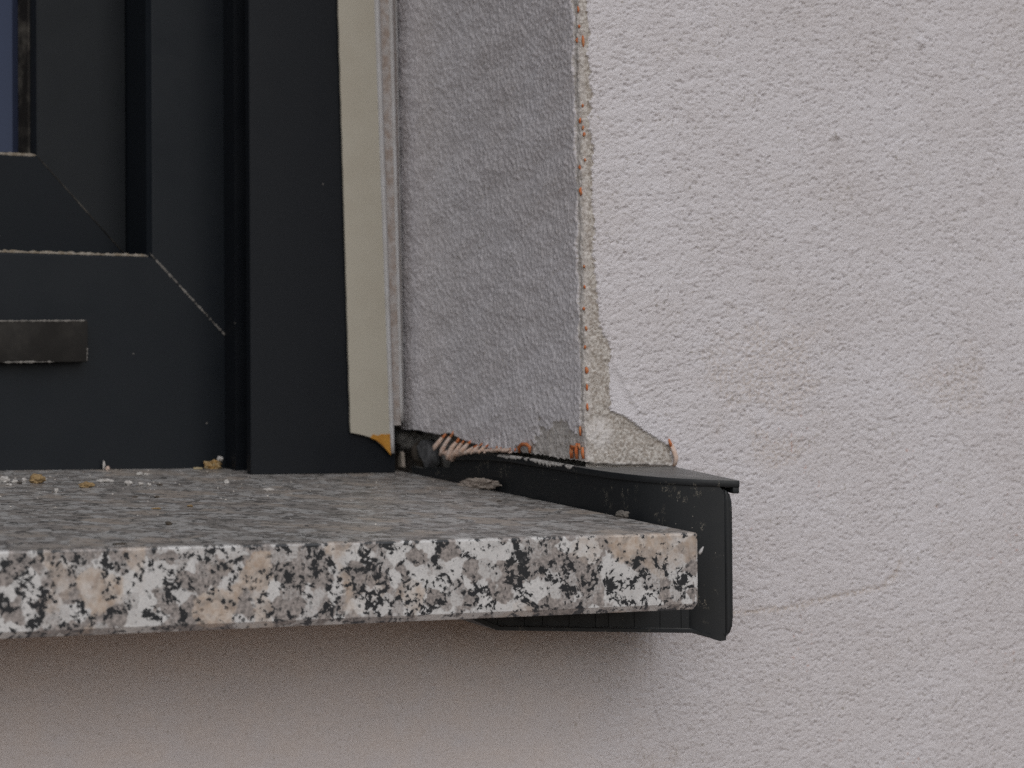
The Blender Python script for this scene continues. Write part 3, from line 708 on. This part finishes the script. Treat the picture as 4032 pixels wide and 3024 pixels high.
# smeared plaster left on the flange edge
def smearp(pts, mat=M_CRUMB):
    V, F = [], []
    for i, (y, a, c) in enumerate(pts):
        x = float(np.interp(-y, [-205, -120, -98, -84], [-1.2, -1.1, -.6, .3]))-0.12
        zt = fz(y)
        V += [(x+.9, y, zt+.18), (x-.25, y+.1, zt-.2-a), (x-.3, y, zt-.5-c), (x-.05, y, zt-.8-c)]
        if i: k = (i-1)*4; F += [(k+j, k+4+j, k+5+j, k+1+j) for j in range(3)]
    return mesh('plaster_smear', V, F, mat, cap, True)
def smr(y0, y1, n=26, amp=1.3):
    return smearp([(y0+(y1-y0)*i/n, 0.5*random.random(), (amp*random.random()+.1)*math.sin(math.pi*min(max(i/n, .06), .94))) for i in range(n+1)])
smr(160, 139, 24, .9); smr(131, 104, 34, 1.5); smr(101.5, 96, 12, 1.3); smr(136, 133, 6, .8)

# ------------------------------------------------------------------ rubble in the open joint behind the cap
def blob(name, c, r, mat, parent=None, seed=0, sub=3, rough=0.35, rot=0.0, flat=True, freq=1.3):
    bm = bmesh.new(); bmesh.ops.create_icosphere(bm, subdivisions=sub, radius=1.0)
    rs = random.Random(seed); offs = [Vector((rs.uniform(-9, 9), rs.uniform(-9, 9), rs.uniform(-9, 9))) for _ in range(3)]
    from mathutils import noise as mn
    for v in bm.verts:
        p = v.co.copy(); d = 1+rough*mn.noise(p*freq+offs[0])+rough*0.6*mn.noise(p*freq*2.3+offs[1])+rough*0.35*mn.noise(p*freq*5+offs[2])
        p *= d; v.co = Vector((p.x*r[0], p.y*r[1], p.z*r[2]))
    bmesh.ops.rotate(bm, verts=bm.verts, cent=(0, 0, 0), matrix=Matrix.Rotation(rot, 3, 'Z'))
    for v in bm.verts: v.co = (v.co+Vector(c))*MM
    me = bpy.data.meshes.new(name); bm.to_mesh(me); bm.free(); me.materials.append(mat)
    if not flat: me.polygons.foreach_set('use_smooth', [True]*len(me.polygons))
    return link(bpy.data.objects.new(name, me), parent)
bed = blob('joint_filling', (20, 246, 34), (9, 36, 15), M_RUBBLE, wall, 3, 4, 0.4, 0, False, 2.0)
tag(bed, 'dark broken joint filling in the gap below the reveal')
box('cavity_back', (14, 180, 10), (20, 290, 60), M_RUBBLE, wall)
tag(blob('mortar_lump', (7.5, 264, 36), (5, 9, 5.5), M_RUBBLE, None, 12, 3, .6, .2, False), 'dark grey mortar lump in the open joint beside the yellow patch', 'rubble')
sw = extrude('stone_wedge', [(247, 35), (243, 37.5), (237.5, 36), (234, 31.5), (235.5, 25.5), (239, 22.2), (241.5, 26.5), (246.5, 29)], 0, 3.2, 9, mat_simple('bluish_stone', (0.13, 0.13, 0.135), (0.06, 0.06, 0.065), 3, .95, .5, 1.2), None, 0.9, 1)
for v in sw.data.vertices: v.co += Vector((random.uniform(-.9, .9), random.uniform(-.5, .5), random.uniform(-.5, .5)))*MM
tag(sw, 'bluish grey stone wedged in the joint between lump and hanging threads', 'rubble')
tag(blob('mortar_lump', (8.5, 252, 31), (4.5, 7, 6), mat_simple('brown_mortar', (0.12, 0.10, 0.085), (0.07, 0.06, 0.05), 4, .9, .2, 1), None, 19, 3, .35, .1, False), 'brownish mortar lump in the middle of the open joint', 'rubble')
ch = extrude('plaster_chip', [(258.6, 24.4), (254.0, 24.2), (255.0, 31.6), (256.6, 31.8), (258.8, 28.6)], 0, -1.2, 0.6, mat_simple('chip', (0.36, 0.31, 0.27), (0.30, 0.26, 0.22), 3), None, 0.3, 1)
tag(ch, 'pale upright plaster chip standing in the joint below the yellow patch', 'plaster chip')

# ------------------------------------------------------------------ crumbs on the sill
def on(x, y): return SL*y
def crumb(name, x, y, r, mat, seed, label, cat='crumb', rot=0.0, rough=.4, sub=2, group=None, lift=0.75, frq=1.3):
    o = blob(name, (x, y, on(x, y)+r[2]*lift), r, mat, None, seed, sub, rough, rot, True, frq)
    return tag(o, label, cat, group)
W, T_, K = M_CRUMB, M_TAN, M_DARKC
crumb('plaster_crumb', -204.6, 226, (2.4, 2.2, 1.7), W, 1, 'largest round white plaster crumb at the left end of the sill', sub=3)
crumb('plaster_crumb', -200.6, 224, (1.4, 1.2, 0.9), W, 2, 'small white crumb touching the right of the largest white crumb')
crumb('grit', -199.4, 221, (1.1, 1.0, 0.5), K, 3, 'dark grit between white crumb and pointed white crumb at left')
crumb('plaster_crumb', -206.4, 214, (1.4, 1.6, 0.6), W, 31, 'flat white flake cut by the left picture edge in front of the crumbs')
crumb('plaster_crumb', -195.6, 226.5, (1.0, 1.0, 1.2), W, 4, 'pointed little white crumb just left of the tan lump')
crumb('mortar_crumb', -191.2, 222.5, (3.4, 3.0, 2.2), T_, 5, 'large tan mortar lump, the biggest crumb on the sill', sub=3)
crumb('plaster_crumb', -184.0, 233, (0.9, 0.9, 0.9), W, 6, 'tiny white crumb right behind the large tan lump')
crumb('plaster_crumb', -196.2, 184, (1.05, 1.05, 1.0), W, 7, 'single round white crumb lying in front of the tan lump')
crumb('mortar_crumb', -176.5, 202, (3.3, 2.2, 1.3), T_, 8, 'flat brown mortar crumb right of the tan lump', sub=3)
crumb('plaster_crumb', -161.0, 222, (3.9, 1.6, 0.85), W, 9, 'long flat white plaster flake right of the brown crumb', sub=3, rot=.1)
crumb('plaster_crumb', -155.2, 209, (1.8, 1.3, 1.2), W, 10, 'jagged plaster crumb in front of the long white flake', rough=.55)
crumb('plaster_crumb', -134.2, 250, (1.7, 1.2, 0.9), W, 11, 'white double crumb nearest the window frame, its left half')
crumb('plaster_crumb', -130.6, 250.5, (1.5, 0.9, 0.6), W, 12, 'white double crumb nearest the window frame, its right half')
crumb('plaster_crumb', -150.6, 206, (1.5, 1.2, 0.9), W, 13, 'uneven plaster crumb touching a small round white ball')
crumb('plaster_crumb', -147.6, 204, (1.0, 1.0, 0.8), W, 14, 'small round white ball right of the uneven crumb')
crumb('grit', -142.0, 206, (1.5, 1.2, 0.35), K, 15, 'thin dark grit flake right of the white ball')
crumb('plaster_crumb', -139.6, 276, (0.9, 0.7, 1.1), M_PINK, 16, 'tiny pale crumb leaning against the foot of the window frame')
crumb('plaster_flake', -140.6, 278, (0.6, 0.4, 2.0), W, 17, 'tiny upright white splinter at the foot of the window frame', lift=1.0)
crumb('plaster_crumb', -109.6, 209, (1.3, 1.1, 1.1), W, 18, 'squarish white crumb midway between yellow foam and rail')
crumb('plaster_crumb', -104.4, 176, (2.3, 1.3, 0.8), W, 19, 'oval white crumb in front of the guide rail, rightmost white one', sub=3)
crumb('foam_scrap', -88.0, 276.5, (4.2, 1.8, 2.2), mat_simple('dirty_foam', (0.30, 0.17, 0.05), (0.36, 0.28, 0.17), 1.6, .95, .4, .6), 20, 'yellow foam scrap at the foot of the frame beside the rail', 'foam scrap', .1, .6, 3)
crumb('foam_scrap', -84.2, 277, (1.6, 1.2, 1.3), W, 21, 'white tip sticking out of the yellow foam scrap', 'foam scrap', lift=3.6)
crumb('foam_scrap', -96, 275, (2.2, 1.2, .6), mat_simple('pale_foam', (.42, .34, .2), (.36, .3, .22), 2), 22, 'flat pale yellow foam shred left of the yellow scrap', 'foam scrap')
crumb('grit', -194.5, 63, (1.3, 1.1, 0.7), K, 23, 'black grit in the middle of the sill top')
crumb('grit', -162, 122, (1.2, 1.0, 0.5), T_, 24, 'little brown grit behind the black grit')
crumb('grit', -178.4, 116, (2.0, 1.2, 0.4), T_, 25, 'flat brown streak of grit left of the little brown grit')
crumb('grit', -162.6, 157, (1.2, 1.0, 0.5), K, 26, 'dark grit lying behind the brown streak')
crumb('grit', -170.6, 160, (1.0, .9, .35), K, 32, 'faint dark grit left of the dark grit behind the streak')
crumb('grit', -234.6, 8.5, (2.7, 0.8, 0.4), K, 27, 'black bar-shaped grit on the front arris of the sill', rough=.15)
crumb('grit', -22.5, 120, (1.3, .8, .3), K, 28, 'dark grit on the sill near the end cap')
crumb('plaster_crumb', -3.6, 174, (2.0, 15.5, 2.3), mat_simple('dirty_plaster', (.38, .33, .29), (.27, .22, .19), 2, .95, .4, .6), 29, 'long dirty plaster piece leaning against the black end cap', rot=.05, rough=.55, sub=4, frq=2.6)
crumb('plaster_crumb', -1.8, 54, (1.4, 3.4, 1.5), mat_simple('dusky_plaster', (.2, .18, .16), (.12, .11, .1), 2, .95, .3, .6), 30, 'dusky crumb in the front corner between sill and end cap', rot=.2, rough=.5, sub=3)
sv = tube('splinter', [(0.6, .8, -8.3), (1.6, 1.2, -7.2), (2.9, 1.4, -5.6)], [.5, .7, .25], M_BEAD, None, 6)
tag(sv, 'tiny pale splinter stuck to the right end of the granite front', 'splinter')
# fine dust and grains nobody could count
V, F = [], []
for i in range(420):
    x = random.uniform(-330, -6); y = 278-abs(random.gauss(0, 1))*95
    if y < 6: continue
    r = random.choice((.22, .28, .35, .5))*random.uniform(.7, 1.1); k = len(V); zz = on(x, y)
    a = random.random()*3
    V += [(x+r*math.cos(a+t)*random.uniform(.8, 1.5), y+r*math.sin(a+t), zz-.02) for t in (0, 1.57, 3.14, 4.71)] + [(x, y, zz+r*.8)]
    F += [(k, k+1, k+4), (k+1, k+2, k+4), (k+2, k+3, k+4), (k+3, k, k+4)]
g_ = G('mixed_grains', .95, .2); gc = g_.voro(3.0, out='Color'); g_.color(g_.mix(g_.rng(g_.sep(gc, 0), .3, .6), (.12, .09, .07), (.5, .46, .42)))
tag(mesh('dust_grains', V, F, g_.m, None), 'fine pale and brown grains strewn over the sill top', None, None, 'stuff')
